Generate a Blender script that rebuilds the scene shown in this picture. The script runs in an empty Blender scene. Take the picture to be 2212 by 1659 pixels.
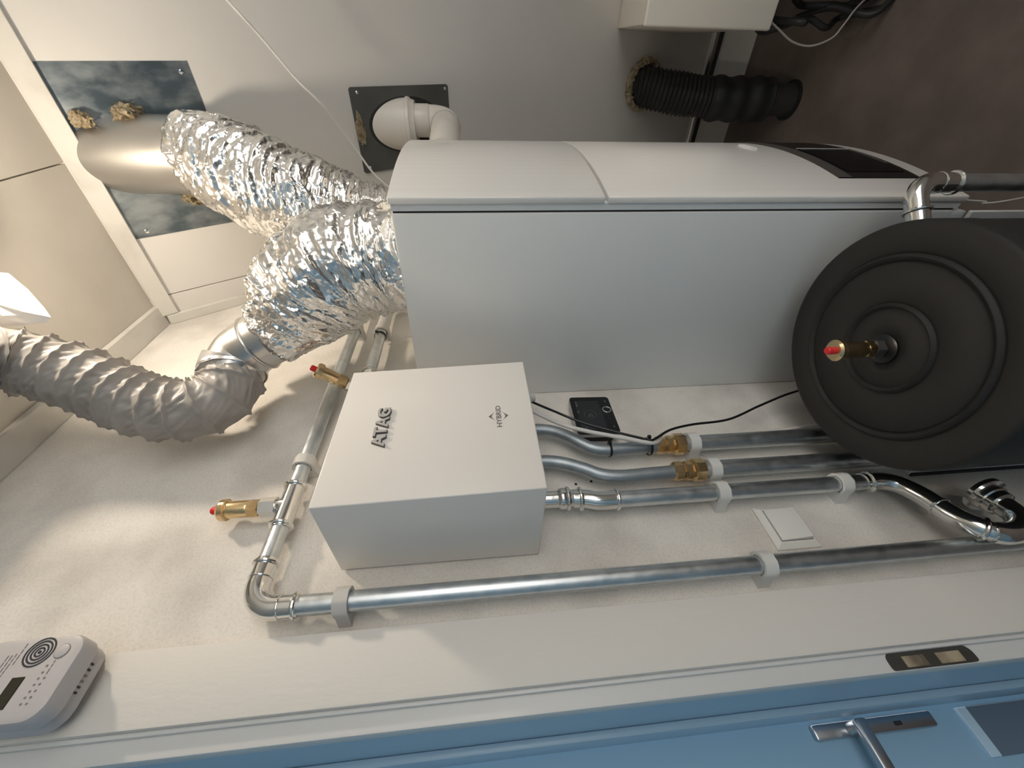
import bpy, bmesh, math, random
from mathutils import Vector, Matrix, noise

random.seed(7)
PI = math.pi
SC = bpy.context.scene
COL = SC.collection

# ------------------------------------------------------------------ camera
# The camera's eye is the origin, Z is up, the back wall is the plane y = 0.65.
# The phone was held on its side, so the picture lies on its left edge.
cam_d = bpy.data.cameras.new('camera')
cam_d.sensor_fit = 'HORIZONTAL'
cam_d.sensor_width = 36.0
cam_d.lens = 857.27 / 2212 * 36.0
cam_d.clip_start = 0.01
cam = bpy.data.objects.new('camera', cam_d)
COL.objects.link(cam)
right = Vector((-0.09481597, -0.02230202, -0.99524497))
up = Vector((0.64047413, -0.76672765, -0.04383604))
back = Vector((-0.7621042, -0.64158502, 0.0869819))
cam.matrix_world = Matrix(((right.x, up.x, back.x, 0), (right.y, up.y, back.y, 0), (right.z, up.z, back.z, 0), (0, 0, 0, 1)))
SC.camera = cam

# ------------------------------------------------------------------ world, light, exposure
world = bpy.data.worlds.new('sky')
SC.world = world
world.use_nodes = True
bg = world.node_tree.nodes['Background']
bg.inputs[0].default_value = (1.0, 0.96, 0.90, 1)
bg.inputs[1].default_value = 3.0
LAMP_STRENGTH = 310.0
LAMP_COLOR = (1.0, 0.86, 0.68)
LAMP = Vector((0.78, 0.19, 0.835))
SC.view_settings.view_transform = 'Standard'
SC.view_settings.look = 'None'
SC.view_settings.exposure = 0.0
SC.view_settings.gamma = 1.0
SC.view_settings.use_curve_mapping = False

# daylight portal in the added window of the front wall
pd = bpy.data.lights.new('added_window_portal', 'AREA')
pd.shape = 'RECTANGLE'; pd.size = 2.2; pd.size_y = 1.3
pd.cycles.is_portal = True
po = bpy.data.objects.new('added_window_portal', pd)
COL.objects.link(po)
po.location = (-0.05, -1.69, 0.1)
po.rotation_euler = (PI / 2, 0, PI)

# ------------------------------------------------------------------ materials
MATS = {}


def mat(name, col, rough=0.5, metal=0.0, var=None, vscale=8.0, vrange=(0.35, 0.65), bump=0.0, bscale=40.0, bdetail=4.0,
        coat=0.0, rvar=0.0, grain=0.0, gscale=220.0, stretch=None, emit=None, spec=0.5, trans=0.0, bdist=0.002):
    m = bpy.data.materials.new(name)
    m.use_nodes = True
    nt = m.node_tree
    b = nt.nodes['Principled BSDF']
    b.inputs['Base Color'].default_value = (*col, 1)
    b.inputs['Roughness'].default_value = rough
    b.inputs['Metallic'].default_value = metal
    b.inputs['Specular IOR Level'].default_value = spec
    if coat:
        b.inputs['Coat Weight'].default_value = coat
        b.inputs['Coat Roughness'].default_value = 0.08
    if trans:
        b.inputs['Transmission Weight'].default_value = trans
    if emit:
        b.inputs['Emission Color'].default_value = (*emit[0], 1)
        b.inputs['Emission Strength'].default_value = emit[1]
    if var or bump or rvar or grain:
        tc = nt.nodes.new('ShaderNodeTexCoord')
        mp = nt.nodes.new('ShaderNodeMapping')
        if stretch:
            mp.inputs['Scale'].default_value = stretch
        nt.links.new(tc.outputs['Object'], mp.inputs['Vector'])
    if var or rvar:
        n = nt.nodes.new('ShaderNodeTexNoise')
        n.inputs['Scale'].default_value = vscale
        n.inputs['Detail'].default_value = 6
        nt.links.new(mp.outputs[0], n.inputs['Vector'])
    if var:
        r = nt.nodes.new('ShaderNodeValToRGB')
        r.color_ramp.elements[0].position = vrange[0]
        r.color_ramp.elements[1].position = vrange[1]
        r.color_ramp.elements[0].color = (*var, 1)
        r.color_ramp.elements[1].color = (*col, 1)
        nt.links.new(n.outputs['Fac'], r.inputs[0])
        nt.links.new(r.outputs[0], b.inputs['Base Color'])
    if rvar:
        mr = nt.nodes.new('ShaderNodeMapRange')
        mr.inputs['From Min'].default_value = 0.3
        mr.inputs['From Max'].default_value = 0.7
        mr.inputs['To Min'].default_value = max(0.02, rough - rvar)
        mr.inputs['To Max'].default_value = rough + rvar
        nt.links.new(n.outputs['Fac'], mr.inputs[0])
        nt.links.new(mr.outputs[0], b.inputs['Roughness'])
    if grain:
        g = nt.nodes.new('ShaderNodeTexNoise')
        g.inputs['Scale'].default_value = gscale
        g.inputs['Detail'].default_value = 3
        nt.links.new(mp.outputs[0], g.inputs['Vector'])
        gr = nt.nodes.new('ShaderNodeMapRange')
        gr.inputs['From Min'].default_value = 0.25
        gr.inputs['From Max'].default_value = 0.55
        gr.inputs['To Min'].default_value = 1.0 - grain
        gr.inputs['To Max'].default_value = 1.0
        nt.links.new(g.outputs['Fac'], gr.inputs[0])
        mx = nt.nodes.new('ShaderNodeVectorMath')
        mx.operation = 'SCALE'
        if var:
            nt.links.new(r.outputs[0], mx.inputs[0])
        else:
            mx.inputs[0].default_value = col
        nt.links.new(gr.outputs[0], mx.inputs['Scale'])
        nt.links.new(mx.outputs[0], b.inputs['Base Color'])
    if bump:
        n2 = nt.nodes.new('ShaderNodeTexNoise')
        n2.inputs['Scale'].default_value = bscale
        n2.inputs['Detail'].default_value = bdetail
        nt.links.new(mp.outputs[0], n2.inputs['Vector'])
        bp = nt.nodes.new('ShaderNodeBump')
        bp.inputs['Strength'].default_value = bump
        bp.inputs['Distance'].default_value = bdist
        nt.links.new(n2.outputs['Fac'], bp.inputs['Height'])
        nt.links.new(bp.outputs[0], b.inputs['Normal'])
    MATS[name] = m
    return m


mat('wall', (0.80, 0.765, 0.715), 0.75, var=(0.63, 0.595, 0.55), vscale=6.5, vrange=(0.33, 0.55), bump=0.35, bscale=160, bdist=0.0015, grain=0.13, gscale=240)
mat('slope', (0.74, 0.715, 0.68), 0.7, var=(0.70, 0.675, 0.64), vscale=3, bump=0.15, bscale=300, bdist=0.0008)
mat('ceiling', (0.62, 0.58, 0.52), 0.42, var=(0.54, 0.505, 0.45), vscale=4, bump=0.15, bscale=220, bdist=0.0006)
mat('batten', (0.66, 0.64, 0.595), 0.6, var=(0.54, 0.515, 0.47), vscale=9, vrange=(0.28, 0.5), bump=0.2, bscale=60, stretch=(1, 1, 1))
mat('post', (0.76, 0.735, 0.695), 0.6, bump=0.45, bscale=110, stretch=(1, 1, 0.35), bdist=0.0015)
mat('frame_paint', (0.68, 0.69, 0.69), 0.4, bump=0.1, bscale=80)
mat('door_daylight', (0.33, 0.55, 0.74), 0.4)  # blue daylight on the door is put into its colour
mat('daylight_blue', (0.36, 0.54, 0.70), 0.35)  # blue daylight painted into the jamb, also used on the side walls
mat('door_grey', (0.14, 0.20, 0.27), 0.4)
mat('moulding_daylight', (0.55, 0.75, 0.92), 0.4)  # white strip coloured with the same painted daylight
mat('floor', (0.20, 0.16, 0.142), 0.8, var=(0.15, 0.12, 0.105), vscale=6, bump=0.3, bscale=200)
mat('box_white', (0.84, 0.805, 0.765), 0.28, bump=0.05, bscale=500, bdist=0.0004)
mat('boiler_white', (0.85, 0.825, 0.79), 0.25, coat=0.25)
mat('boiler_side', (0.82, 0.83, 0.82), 0.30)
mat('boiler_gap', (0.03, 0.03, 0.03), 0.8)
mat('panel_dark', (0.02, 0.016, 0.016), 0.6, spec=0.08)
mat('panel_strip', (0.075, 0.066, 0.062), 0.6, spec=0.1)
mat('display', (0.004, 0.004, 0.005), 0.35, spec=0.06)
mat('bright_metal', (0.85, 0.85, 0.85), 0.15, 1.0)
mat('badge_glint', (0.92, 0.91, 0.89), 0.5)  # white stands in for the bright reflection on the chrome bar
mat('letter_grey', (0.50, 0.485, 0.465), 0.45)
mat('letter_shade', (0.09, 0.085, 0.08), 0.5)  # dark colour stands for the shaded sides of the letters
mat('print_grey', (0.16, 0.145, 0.145), 0.5)
mat('foil', (0.97, 0.955, 0.93), 0.23, 1.0, bump=0.35, bscale=150, bdetail=3, bdist=0.002)
mat('galv_pipe', (0.68, 0.715, 0.735), 0.36, 1.0, var=(0.56, 0.60, 0.63), vscale=55, vrange=(0.3, 0.6), rvar=0.06)
mat('dull_pipe', (0.42, 0.46, 0.485), 0.45, 0.9, var=(0.33, 0.37, 0.40), vscale=40, vrange=(0.3, 0.6))
mat('fitting', (0.80, 0.80, 0.78), 0.14, 1.0, bump=0.2, bscale=60, bdist=0.001)
mat('duct_metal', (0.70, 0.69, 0.67), 0.30, 1.0, rvar=0.08, vscale=12)
mat('sleeve_metal', (0.46, 0.445, 0.42), 0.42, 0.85, rvar=0.08, vscale=9, bump=0.05, bscale=20)
mat('galv_plate', (0.40, 0.43, 0.44), 0.40, 0.75, var=(0.13, 0.165, 0.185), vscale=10, vrange=(0.40, 0.62), rvar=0.1, stretch=(1, 1.6, 1))
mat('rubber_plate', (0.115, 0.115, 0.105), 0.65, var=(0.085, 0.085, 0.08), vscale=7)
mat('flue_white', (0.80, 0.755, 0.69), 0.3, var=(0.70, 0.64, 0.55), vscale=9, vrange=(0.25, 0.45))
mat('wool', (0.46, 0.39, 0.27), 1.0, var=(0.20, 0.15, 0.08), vscale=45, bump=1.0, bscale=150, bdist=0.004)
mat('hose_grey', (0.40, 0.375, 0.35), 0.42, 0.0, var=(0.30, 0.28, 0.26), vscale=14, bump=0.2, bscale=60, bdist=0.0015)
mat('hose_cuff', (0.32, 0.305, 0.29), 0.45, bump=0.2, bscale=40)
mat('black_hose', (0.022, 0.023, 0.024), 0.5)
mat('black_rubber', (0.019, 0.0185, 0.017), 0.62, bump=0.6, bscale=420, bdist=0.0006, spec=0.35)
mat('black_plastic', (0.008, 0.008, 0.009), 0.3)
mat('black_gloss', (0.006, 0.006, 0.007), 0.12)
mat('screen', (0.02, 0.022, 0.025), 0.2)
mat('screen_text', (0.10, 0.105, 0.12), 0.4)
mat('brass', (0.80, 0.60, 0.34), 0.24, 1.0, rvar=0.08, vscale=30)
mat('brass_dark', (0.58, 0.42, 0.23), 0.28, 1.0, rvar=0.08, vscale=40)
mat('red_plastic', (0.72, 0.02, 0.03), 0.4)
mat('clip_grey', (0.60, 0.585, 0.56), 0.45)
mat('clip_white', (0.72, 0.72, 0.70), 0.45)
mat('cable_white', (0.74, 0.71, 0.68), 0.45)
mat('cable_grey', (0.45, 0.43, 0.41), 0.5)
mat('steel_hex', (0.80, 0.81, 0.80), 0.2, 1.0)
mat('switch_white', (0.80, 0.79, 0.75), 0.3)
mat('alarm_white', (0.56, 0.535, 0.54), 0.45)
mat('alarm_ink', (0.22, 0.20, 0.20), 0.6)
mat('alarm_hole', (0.03, 0.03, 0.04), 0.6)
mat('alarm_lcd', (0.035, 0.033, 0.02), 0.2)
mat('strike_metal', (0.10, 0.095, 0.09), 0.5, 0.6, bump=0.2, bscale=200)
mat('strike_hole', (0.42, 0.36, 0.25), 0.8, var=(0.14, 0.11, 0.08), vscale=30)
mat('handle_metal', (0.55, 0.57, 0.60), 0.3, 1.0)
mat('housing_white', (0.86, 0.82, 0.74), 0.4)
mat('cabinet_white', (0.76, 0.76, 0.75), 0.35)
mat('film_white', (0.80, 0.79, 0.78), 0.5, bump=0.4, bscale=14, bdist=0.01)
mat('lamp_base', (0.8, 0.8, 0.78), 0.4)
mat('lamp_glow', (1, 1, 1), 0.5, emit=(LAMP_COLOR, LAMP_STRENGTH))


# ------------------------------------------------------------------ mesh helpers
class B:
    def __init__(self):
        self.v = []
        self.f = []

    def add(self, v, f):
        o = len(self.v)
        self.v += [Vector(p) for p in v]
        self.f += [tuple(i + o for i in q) for q in f]
        return self

    def frombm(self, bm):
        bm.verts.index_update()
        self.add([v.co.copy() for v in bm.verts], [[v.index for v in f.verts] for f in bm.faces])
        bm.free()
        return self

    def box(self, x0, x1, y0, y1, z0, z1, bev=0.0, seg=2, mtx=None):
        bm = bmesh.new()
        bmesh.ops.create_cube(bm, size=1)
        for v in bm.verts:
            v.co = Vector(((x0 + x1) / 2 + v.co.x * (x1 - x0), (y0 + y1) / 2 + v.co.y * (y1 - y0), (z0 + z1) / 2 + v.co.z * (z1 - z0)))
        if bev:
            bmesh.ops.bevel(bm, geom=list(bm.edges), offset=bev, segments=seg, profile=0.5, affect='EDGES')
        if mtx:
            bmesh.ops.transform(bm, matrix=mtx, verts=bm.verts)
        return self.frombm(bm)

    def prism(self, poly, ext, bev=0.0, seg=2):
        """poly: 3D polygon, ext: extrusion vector"""
        bm = bmesh.new()
        e = Vector(ext)
        a = [bm.verts.new(Vector(p)) for p in poly]
        c = [bm.verts.new(Vector(p) + e) for p in poly]
        n = len(a)
        bm.faces.new(a[::-1])
        bm.faces.new(c)
        for i in range(n):
            bm.faces.new((a[i], a[(i + 1) % n], c[(i + 1) % n], c[i]))
        bmesh.ops.recalc_face_normals(bm, faces=bm.faces)
        if bev:
            bmesh.ops.bevel(bm, geom=list(bm.edges), offset=bev, segments=seg, profile=0.5, affect='EDGES', clamp_overlap=True)
        return self.frombm(bm)

    def lathe(self, prof, origin, axis, n=32, ngon_phase=0.0):
        """prof: list of (radius, height along axis)"""
        ax = Vector(axis).normalized()
        t = Vector((0, 0, 1)) if abs(ax.z) < 0.9 else Vector((1, 0, 0))
        a = ax.cross(t).normalized()
        b = ax.cross(a)
        o = Vector(origin)
        vs, fs = [], []
        for (r, h) in prof:
            for k in range(n):
                th = 2 * PI * k / n + ngon_phase
                vs.append(o + ax * h + (a * math.cos(th) + b * math.sin(th)) * r)
        m = len(prof)
        for i in range(m - 1):
            for k in range(n):
                fs.append((i * n + k, i * n + (k + 1) % n, (i + 1) * n + (k + 1) % n, (i + 1) * n + k))
        closed = prof[0] == prof[-1]
        if prof[0][0] > 1e-6 and not closed:
            fs.append(tuple(range(n))[::-1])
        if prof[-1][0] > 1e-6 and not closed:
            fs.append(tuple((m - 1) * n + k for k in range(n)))
        return self.add(vs, fs)

    def cyl(self, p0, p1, r, n=24, r2=None):
        p0, p1 = Vector(p0), Vector(p1)
        return self.lathe([(r, 0), (r if r2 is None else r2, (p1 - p0).length)], p0, p1 - p0, n)

    def torus(self, c, axis, R, r, n=32, k=10):
        prof = [(R + r * math.cos(2 * PI * i / k), r * math.sin(2 * PI * i / k)) for i in range(k + 1)]
        ax = Vector(axis).normalized()
        t = Vector((0, 0, 1)) if abs(ax.z) < 0.9 else Vector((1, 0, 0))
        a = ax.cross(t).normalized(); b = ax.cross(a); o = Vector(c)
        vs, fs = [], []
        for i in range(k):
            rr, h = prof[i]
            for j in range(n):
                th = 2 * PI * j / n
                vs.append(o + ax * h + (a * math.cos(th) + b * math.sin(th)) * rr)
        for i in range(k):
            for j in range(n):
                fs.append((i * n + j, i * n + (j + 1) % n, ((i + 1) % k) * n + (j + 1) % n, ((i + 1) % k) * n + j))
        return self.add(vs, fs)

    def sweep(self, pts, r, n=16, step=0.006, caps=True, rf=None, corner=None):
        path = catmull(pts, step) if corner is None else rounded(pts, corner, step)
        fr = frames(path)
        vs, fs = [], []
        s = 0.0
        tot = sum((path[i + 1] - path[i]).length for i in range(len(path) - 1))
        for i, p in enumerate(path):
            if i:
                s += (p - path[i - 1]).length
            a, b = fr[i]
            for k in range(n):
                th = 2 * PI * k / n
                rr = rf(s, th, s / tot) if rf else (r(s / tot) if callable(r) else r)
                vs.append(p + (a * math.cos(th) + b * math.sin(th)) * rr)
        m = len(path)
        for i in range(m - 1):
            for k in range(n):
                fs.append((i * n + k, i * n + (k + 1) % n, (i + 1) * n + (k + 1) % n, (i + 1) * n + k))
        if caps:
            fs.append(tuple(range(n))[::-1])
            fs.append(tuple((m - 1) * n + k for k in range(n)))
        return self.add(vs, fs)


def catmull(pts, step):
    P = [Vector(p) for p in pts]
    if len(P) == 2:
        n = max(1, int((P[1] - P[0]).length / step))
        return [P[0].lerp(P[1], i / n) for i in range(n + 1)]
    P = [P[0] * 2 - P[1]] + P + [P[-1] * 2 - P[-2]]
    out = []
    for i in range(1, len(P) - 2):
        p0, p1, p2, p3 = P[i - 1:i + 3]
        n = max(2, int((p2 - p1).length / step))
        for k in range(n):
            t = k / n
            out.append(0.5 * ((2 * p1) + (-p0 + p2) * t + (2 * p0 - 5 * p1 + 4 * p2 - p3) * t * t + (-p0 + 3 * p1 - 3 * p2 + p3) * t ** 3))
    out.append(P[-2].copy())
    return out


def rounded(pts, rad, step):
    """straight runs with arc corners of a given radius"""
    P = [Vector(p) for p in pts]
    out = [P[0]]
    for i in range(1, len(P) - 1):
        d0 = (P[i - 1] - P[i]).normalized(); d1 = (P[i + 1] - P[i]).normalized()
        ang = d0.angle(d1)
        t = rad / math.tan(ang / 2)
        a = P[i] + d0 * t; b = P[i] + d1 * t
        n = 10
        c = P[i] + (d0 + d1).normalized() * (rad / math.sin(ang / 2))
        va, vb = a - c, b - c
        tot = va.angle(vb)
        for k in range(n + 1):
            f = k / n
            out.append(c + (va * math.sin((1 - f) * tot) + vb * math.sin(f * tot)) / math.sin(tot))
    out.append(P[-1])
    return out


def frames(path):
    res = []
    t0 = (path[1] - path[0]).normalized()
    ref = Vector((0, 0, 1)) if abs(t0.z) < 0.9 else Vector((1, 0, 0))
    a = t0.cross(ref).normalized()
    for i in range(len(path)):
        if i == 0:
            t = path[1] - path[0]
        elif i == len(path) - 1:
            t = path[-1] - path[-2]
        else:
            t = path[i + 1] - path[i - 1]
        t.normalize()
        a = (a - t * a.dot(t)).normalized()
        res.append((a, t.cross(a)))
    return res


def obj(name, b, m, parent=None, ang=35.0, flat=False):
    me = bpy.data.meshes.new(name)
    if isinstance(b, B):
        vs = b.v
        fs = b.f
    off = Vector((0, 0, 0))
    if parent is not None:
        p = parent
        while p is not None:
            off += p.location
            p = p.parent
    else:
        xs = [v.x for v in vs]; ys = [v.y for v in vs]; zs = [v.z for v in vs]
        off = Vector(((min(xs) + max(xs)) / 2, (min(ys) + max(ys)) / 2, min(zs)))
    me.from_pydata([v - off for v in vs], [], fs)
    bm = bmesh.new(); bm.from_mesh(me)
    bmesh.ops.recalc_face_normals(bm, faces=bm.faces)
    bm.to_mesh(me); bm.free()
    if not flat:
        me.polygons.foreach_set('use_smooth', [True] * len(me.polygons))
        me.set_sharp_from_angle(angle=math.radians(ang))
    me.materials.append(MATS[m])
    o = bpy.data.objects.new(name, me)
    COL.objects.link(o)
    if parent is None:
        o.location = off
    else:
        o.parent = parent
    return o


def tag(o, label, cat, group=None):
    o['label'] = label
    o['category'] = cat
    if group:
        o['group'] = group
    return o


def thing(name, loc, label, cat, group=None):
    o = bpy.data.objects.new(name, None)
    o.empty_display_size = 0.05
    COL.objects.link(o)
    o.location = loc
    return tag(o, label, cat, group)


def struct(name, b, m, parent=None, **k):
    o = obj(name, b, m, parent, **k)
    if parent is None:
        o['kind'] = 'structure'
    return o


def text(name, body, m, parent, size, origin, xdir, ydir, depth=0.0, bold=0.0, width=None, align='LEFT', shear=0.0):
    """flat or raised lettering, origin = left end of the baseline"""
    cu = bpy.data.curves.new('t', 'FONT')
    cu.body = body
    cu.size = 1.0
    cu.extrude = 0.0
    cu.offset = bold
    cu.shear = shear
    cu.resolution_u = 3
    cu.align_x = align
    to = bpy.data.objects.new('t', cu)
    COL.objects.link(to)
    bpy.context.view_layer.update()
    dg = bpy.context.evaluated_depsgraph_get()
    me0 = to.evaluated_get(dg).to_mesh()
    vs = [v.co.copy() for v in me0.vertices]
    fs = [tuple(p.vertices) for p in me0.polygons]
    to.to_mesh_clear()
    bpy.data.objects.remove(to)
    bpy.data.curves.remove(cu)
    x = Vector(xdir).normalized(); y = Vector(ydir).normalized(); z = x.cross(y)
    mx = max(v.x for v in vs); mn = min(v.x for v in vs)
    sx = sy = size
    if width:
        sx = width / (mx - mn)
    q = [Vector(origin) + x * (v.x - (mn if align == 'LEFT' else 0)) * sx + y * v.y * sy for v in vs]
    bm = bmesh.new()
    bv = [bm.verts.new(p) for p in q]
    for f in fs:
        try:
            bm.faces.new([bv[i] for i in f])
        except ValueError:
            pass
    if depth:
        bmesh.ops.remove_doubles(bm, verts=bm.verts, dist=1e-6)
        r = bmesh.ops.extrude_face_region(bm, geom=list(bm.faces))
        nv = [g for g in r['geom'] if isinstance(g, bmesh.types.BMVert)]
        bmesh.ops.translate(bm, verts=nv, vec=z * depth)
    bb = B()
    bb.frombm(bm)
    return obj(name, bb, m, parent, flat=True)


V = Vector
WALL = 0.65          # face of the back wall
CEIL = 0.925
FLOOR = -1.63
TH = math.radians(54)
SN = V((math.sin(TH), 0, math.cos(TH)))       # outward normal of the roof slope
SD = V((math.cos(TH), 0, -math.sin(TH)))      # down the slope
SC0 = SN.dot(V((1.114, 0.65, 0.911))) + 0.014


def slope_x(z, d=0.0):
    return (SC0 - d - SN.z * z) / SN.x


def on_slope(x, y, d=0.0):
    return V((x, y, (SC0 - d - SN.x * x) / SN.z))


# ------------------------------------------------------------------ setting
KNEE = 2.79
zk = (SC0 - SN.x * KNEE) / SN.z
xc = slope_x(CEIL)
Y0 = -1.7
X0 = -1.25
b = B()
b.prism([(0.139, WALL, FLOOR), (KNEE + 0.1, WALL, FLOOR), (KNEE + 0.1, WALL, zk), (xc + 0.05, WALL, CEIL + 0.05), (0.139, WALL, CEIL + 0.05)], (0, 0.1, 0))
wbk = struct('wall_back', b, 'wall', flat=True)
for (x, z) in ((0.4573, -0.1845), (0.4614, -0.2163)):
    obj('drill_hole', B().lathe([(0.0028, 0), (0.0028, 0.0006)], (x, WALL, z), (0, -1, 0), 12), 'boiler_gap', wbk)
b = B().box(X0 - 0.1, KNEE + 0.2, Y0 - 0.1, 1.1, FLOOR - 0.05, FLOOR)
struct('floor', b, 'floor', flat=True)
# ceiling of two boards with a joint at y = 0.219
ce = struct('ceiling', B().box(X0 - 0.1, xc + 0.1, Y0 - 0.1, 1.1, CEIL + 0.012, CEIL + 0.06), 'ceiling', flat=True)
obj('ceiling_board', B().box(X0, xc + 0.03, 0.2205, WALL, CEIL, CEIL + 0.012), 'ceiling', ce, flat=True)
obj('ceiling_board', B().box(X0, xc + 0.03, Y0, 0.2175, CEIL, CEIL + 0.012), 'ceiling', ce, flat=True)
# sloped roof boarding: wide board and a narrow board beside the wall
sl = struct('wall_slope', B().prism([V((xc - 0.01, Y0, CEIL + 0.03)) + SN * 0.02, V((KNEE + 0.05, Y0, zk)) + SN * 0.03, V((KNEE + 0.05, WALL, zk)) + SN * 0.03, V((xc - 0.01, WALL, CEIL + 0.03)) + SN * 0.02], SN * 0.05), 'slope', flat=True)


def slope_board(y0, y1, x0, x1, d, t, m, parent, name):
    p = [on_slope(x0, y0, d), on_slope(x1, y0, d), on_slope(x1, y1, d), on_slope(x0, y1, d)]
    return obj(name, B().prism(p, SN * t), m, parent, flat=True)


slope_board(Y0, 0.566, xc - 0.02, KNEE + 0.04, 0.0, 0.03, 'slope', sl, 'slope_board')
slope_board(0.5685, WALL, xc - 0.02, KNEE + 0.04, 0.001, 0.031, 'slope', sl, 'slope_board')
b = B().box(KNEE, KNEE + 0.05, Y0, WALL, FLOOR, zk + 0.02)
struct('wall_knee', b, 'slope', flat=True)
b = B().box(KNEE - 0.016, KNEE, Y0, WALL - 0.002, zk - 0.035, zk - 0.005, 0.003)
tr5 = struct('trim_5', b, 'bright_metal')
obj('gap_strip', B().box(KNEE - 0.012, KNEE, Y0, WALL - 0.004, zk - 0.06, zk - 0.0355), 'boiler_gap', tr5)  # dark strip for the gap line below the trim
# battens: along the roof crease, along the wall under the ceiling, down the slope beside the wall
p0 = on_slope(1.121, 0, 0.0)
b = B()
b.prism([on_slope(1.123, Y0, 0.0), on_slope(1.148, Y0, 0.0), on_slope(1.148, 0.620, 0.0), on_slope(1.123, 0.620, 0.0)], -SN * 0.014, 0.0015, 1)
struct('trim_1', b, 'batten', flat=True)
b = B().box(X0, 1.122, 0.588, WALL, CEIL - 0.014, CEIL, 0.0015, 1)
struct('trim_2', b, 'batten', flat=True)
b = B()
b.prism([on_slope(1.13, 0.6215, 0.0), on_slope(KNEE - 0.02, 0.6215, 0.0), on_slope(KNEE - 0.02, WALL, 0.0), on_slope(1.13, WALL, 0.0)], -SN * 0.014, 0.0015, 1)
struct('trim_3', b, 'batten', flat=True)
for i, (x, y, z) in enumerate([(1.133, 0.18, 0), (1.135, 0.45, 0), (1.136, 0.6, 0)]):
    pass
# door side: wide casing board, door frame, reveal, door
b = B().box(0.139, 0.226, 0.63, WALL, FLOOR, CEIL - 0.014, 0.002)
struct('trim_4', b, 'post')
fr = struct('trim_6', B().box(0.112, 0.139, 0.645, 0.672, FLOOR, CEIL, 0.002), 'frame_paint')
obj('jamb', B().box(0.1125, 0.139, 0.670, 0.90, FLOOR, CEIL, 0.001, 1), 'daylight_blue', fr)
obj('frame_stop', B().box(0.1, 0.1125, 0.80, 0.87, FLOOR, CEIL, 0.004), 'daylight_blue', fr)
obj('frame_bead', B().box(0.1335, 0.1395, 0.639, 0.646, FLOOR, CEIL - 0.014, 0.0025), 'frame_paint', fr)
# strike plate with two latch pockets on the frame
b = B()
pts = []
for (cx, cz, a0) in ((0.134 - 0.009, -0.556 - 0.009, 0), (0.1135 + 0.004, -0.556 - 0.004, 90), (0.1135 + 0.004, -0.688 + 0.004, 180), (0.134 - 0.012, -0.688 + 0.012, 270)):
    rr = 0.009 if a0 in (0,) else (0.012 if a0 == 270 else 0.004)
    for k in range(6):
        a = math.radians(a0 + 90 * k / 5)
        pts.append((cx + rr * math.cos(a), 0.6425, cz + rr * math.sin(a)))
b.prism(pts, (0, 0.004, 0))
st = obj('strike_plate', b, 'strike_metal', fr)
st['label'] = 'dark metal strike plate with two latch pockets'
for z0, z1 in ((-0.612, -0.578), (-0.668, -0.630)):
    obj('latch_pocket', B().box(0.1155, 0.1285, 0.6418, 0.6428, z0, z1, 0.0003, 1), 'strike_hole', st)
for z in (-0.567, -0.679):
    obj('screw', B().lathe([(0.0026, 0), (0.0026, 0.0008), (0.001, 0.0012)], (0.123, 0.6425, z), (0, -1, 0), 12), 'strike_metal', st)
# the other door jamb and head, the closed door
struct('wall_landing', B().box(X0 - 0.1, -0.72, 0.65, 0.95, FLOOR, CEIL), 'daylight_blue', flat=True)
dr = struct('door_1', B().box(-0.72, 0.1105, 0.905, 0.945, FLOOR + 0.01, CEIL - 0.01, 0.003), 'door_daylight')
hp = obj('handle_plate', B().box(0.076, 0.098, 0.893, 0.905, -0.785, -0.555, 0.004), 'handle_metal', dr)
obj('lever', B().cyl((0.086, 0.894, -0.622), (0.086, 0.862, -0.622), 0.009, 16).box(-0.045, 0.095, 0.852, 0.866, -0.631, -0.611, 0.004), 'handle_metal', hp)
obj('keyhole', B().box(0.083, 0.089, 0.8915, 0.894, -0.72, -0.705, 0.001, 1), 'boiler_gap', hp)
obj('panel_moulding', B().box(0.03, 0.097, 0.899, 0.906, -0.862, -0.842, 0.001, 1), 'moulding_daylight', dr)
obj('door_panel', B().box(0.03, 0.097, 0.901, 0.906, -1.4, -0.863, 0.001, 1), 'door_grey', dr)
struct('wall_behind_door', B().box(X0 - 0.1, 0.139, 0.95, 1.05, FLOOR, CEIL), 'slope', flat=True)
# left wall, and the front wall with a window added behind the camera for soft frontal light
struct('wall_left', B().box(X0 - 0.1, X0, Y0, 1.0, FLOOR, CEIL), 'daylight_blue', flat=True)  # unseen wall, tinted blue to throw cool light on the box side
WX0, WX1, WZ0, WZ1 = -1.15, 1.05, -0.55, 0.75
b = B()
b.prism([(WX1, Y0, FLOOR), (KNEE + 0.1, Y0, FLOOR), (KNEE + 0.1, Y0, zk), (xc + 0.05, Y0, CEIL + 0.05), (WX1, Y0, CEIL + 0.05)], (0, -0.1, 0))
b.box(X0 - 0.1, WX0, Y0 - 0.1, Y0, FLOOR, CEIL + 0.05)
b.box(WX0, WX1, Y0 - 0.1, Y0, FLOOR, WZ0).box(WX0, WX1, Y0 - 0.1, Y0, WZ1, CEIL + 0.05)
struct('wall_front', b, 'wall', flat=True)
b = B()
for x in (WX0 + 0.02, (WX0 + WX1) / 2, WX1 - 0.02):
    b.box(x - 0.02, x + 0.02, Y0 - 0.08, Y0 - 0.03, WZ0, WZ1)
for z in (WZ0 + 0.02, WZ1 - 0.02):
    b.box(WX0, WX1, Y0 - 0.08, Y0 - 0.03, z - 0.02, z + 0.02)
struct('added_window_1', b, 'frame_paint', flat=True)

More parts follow.
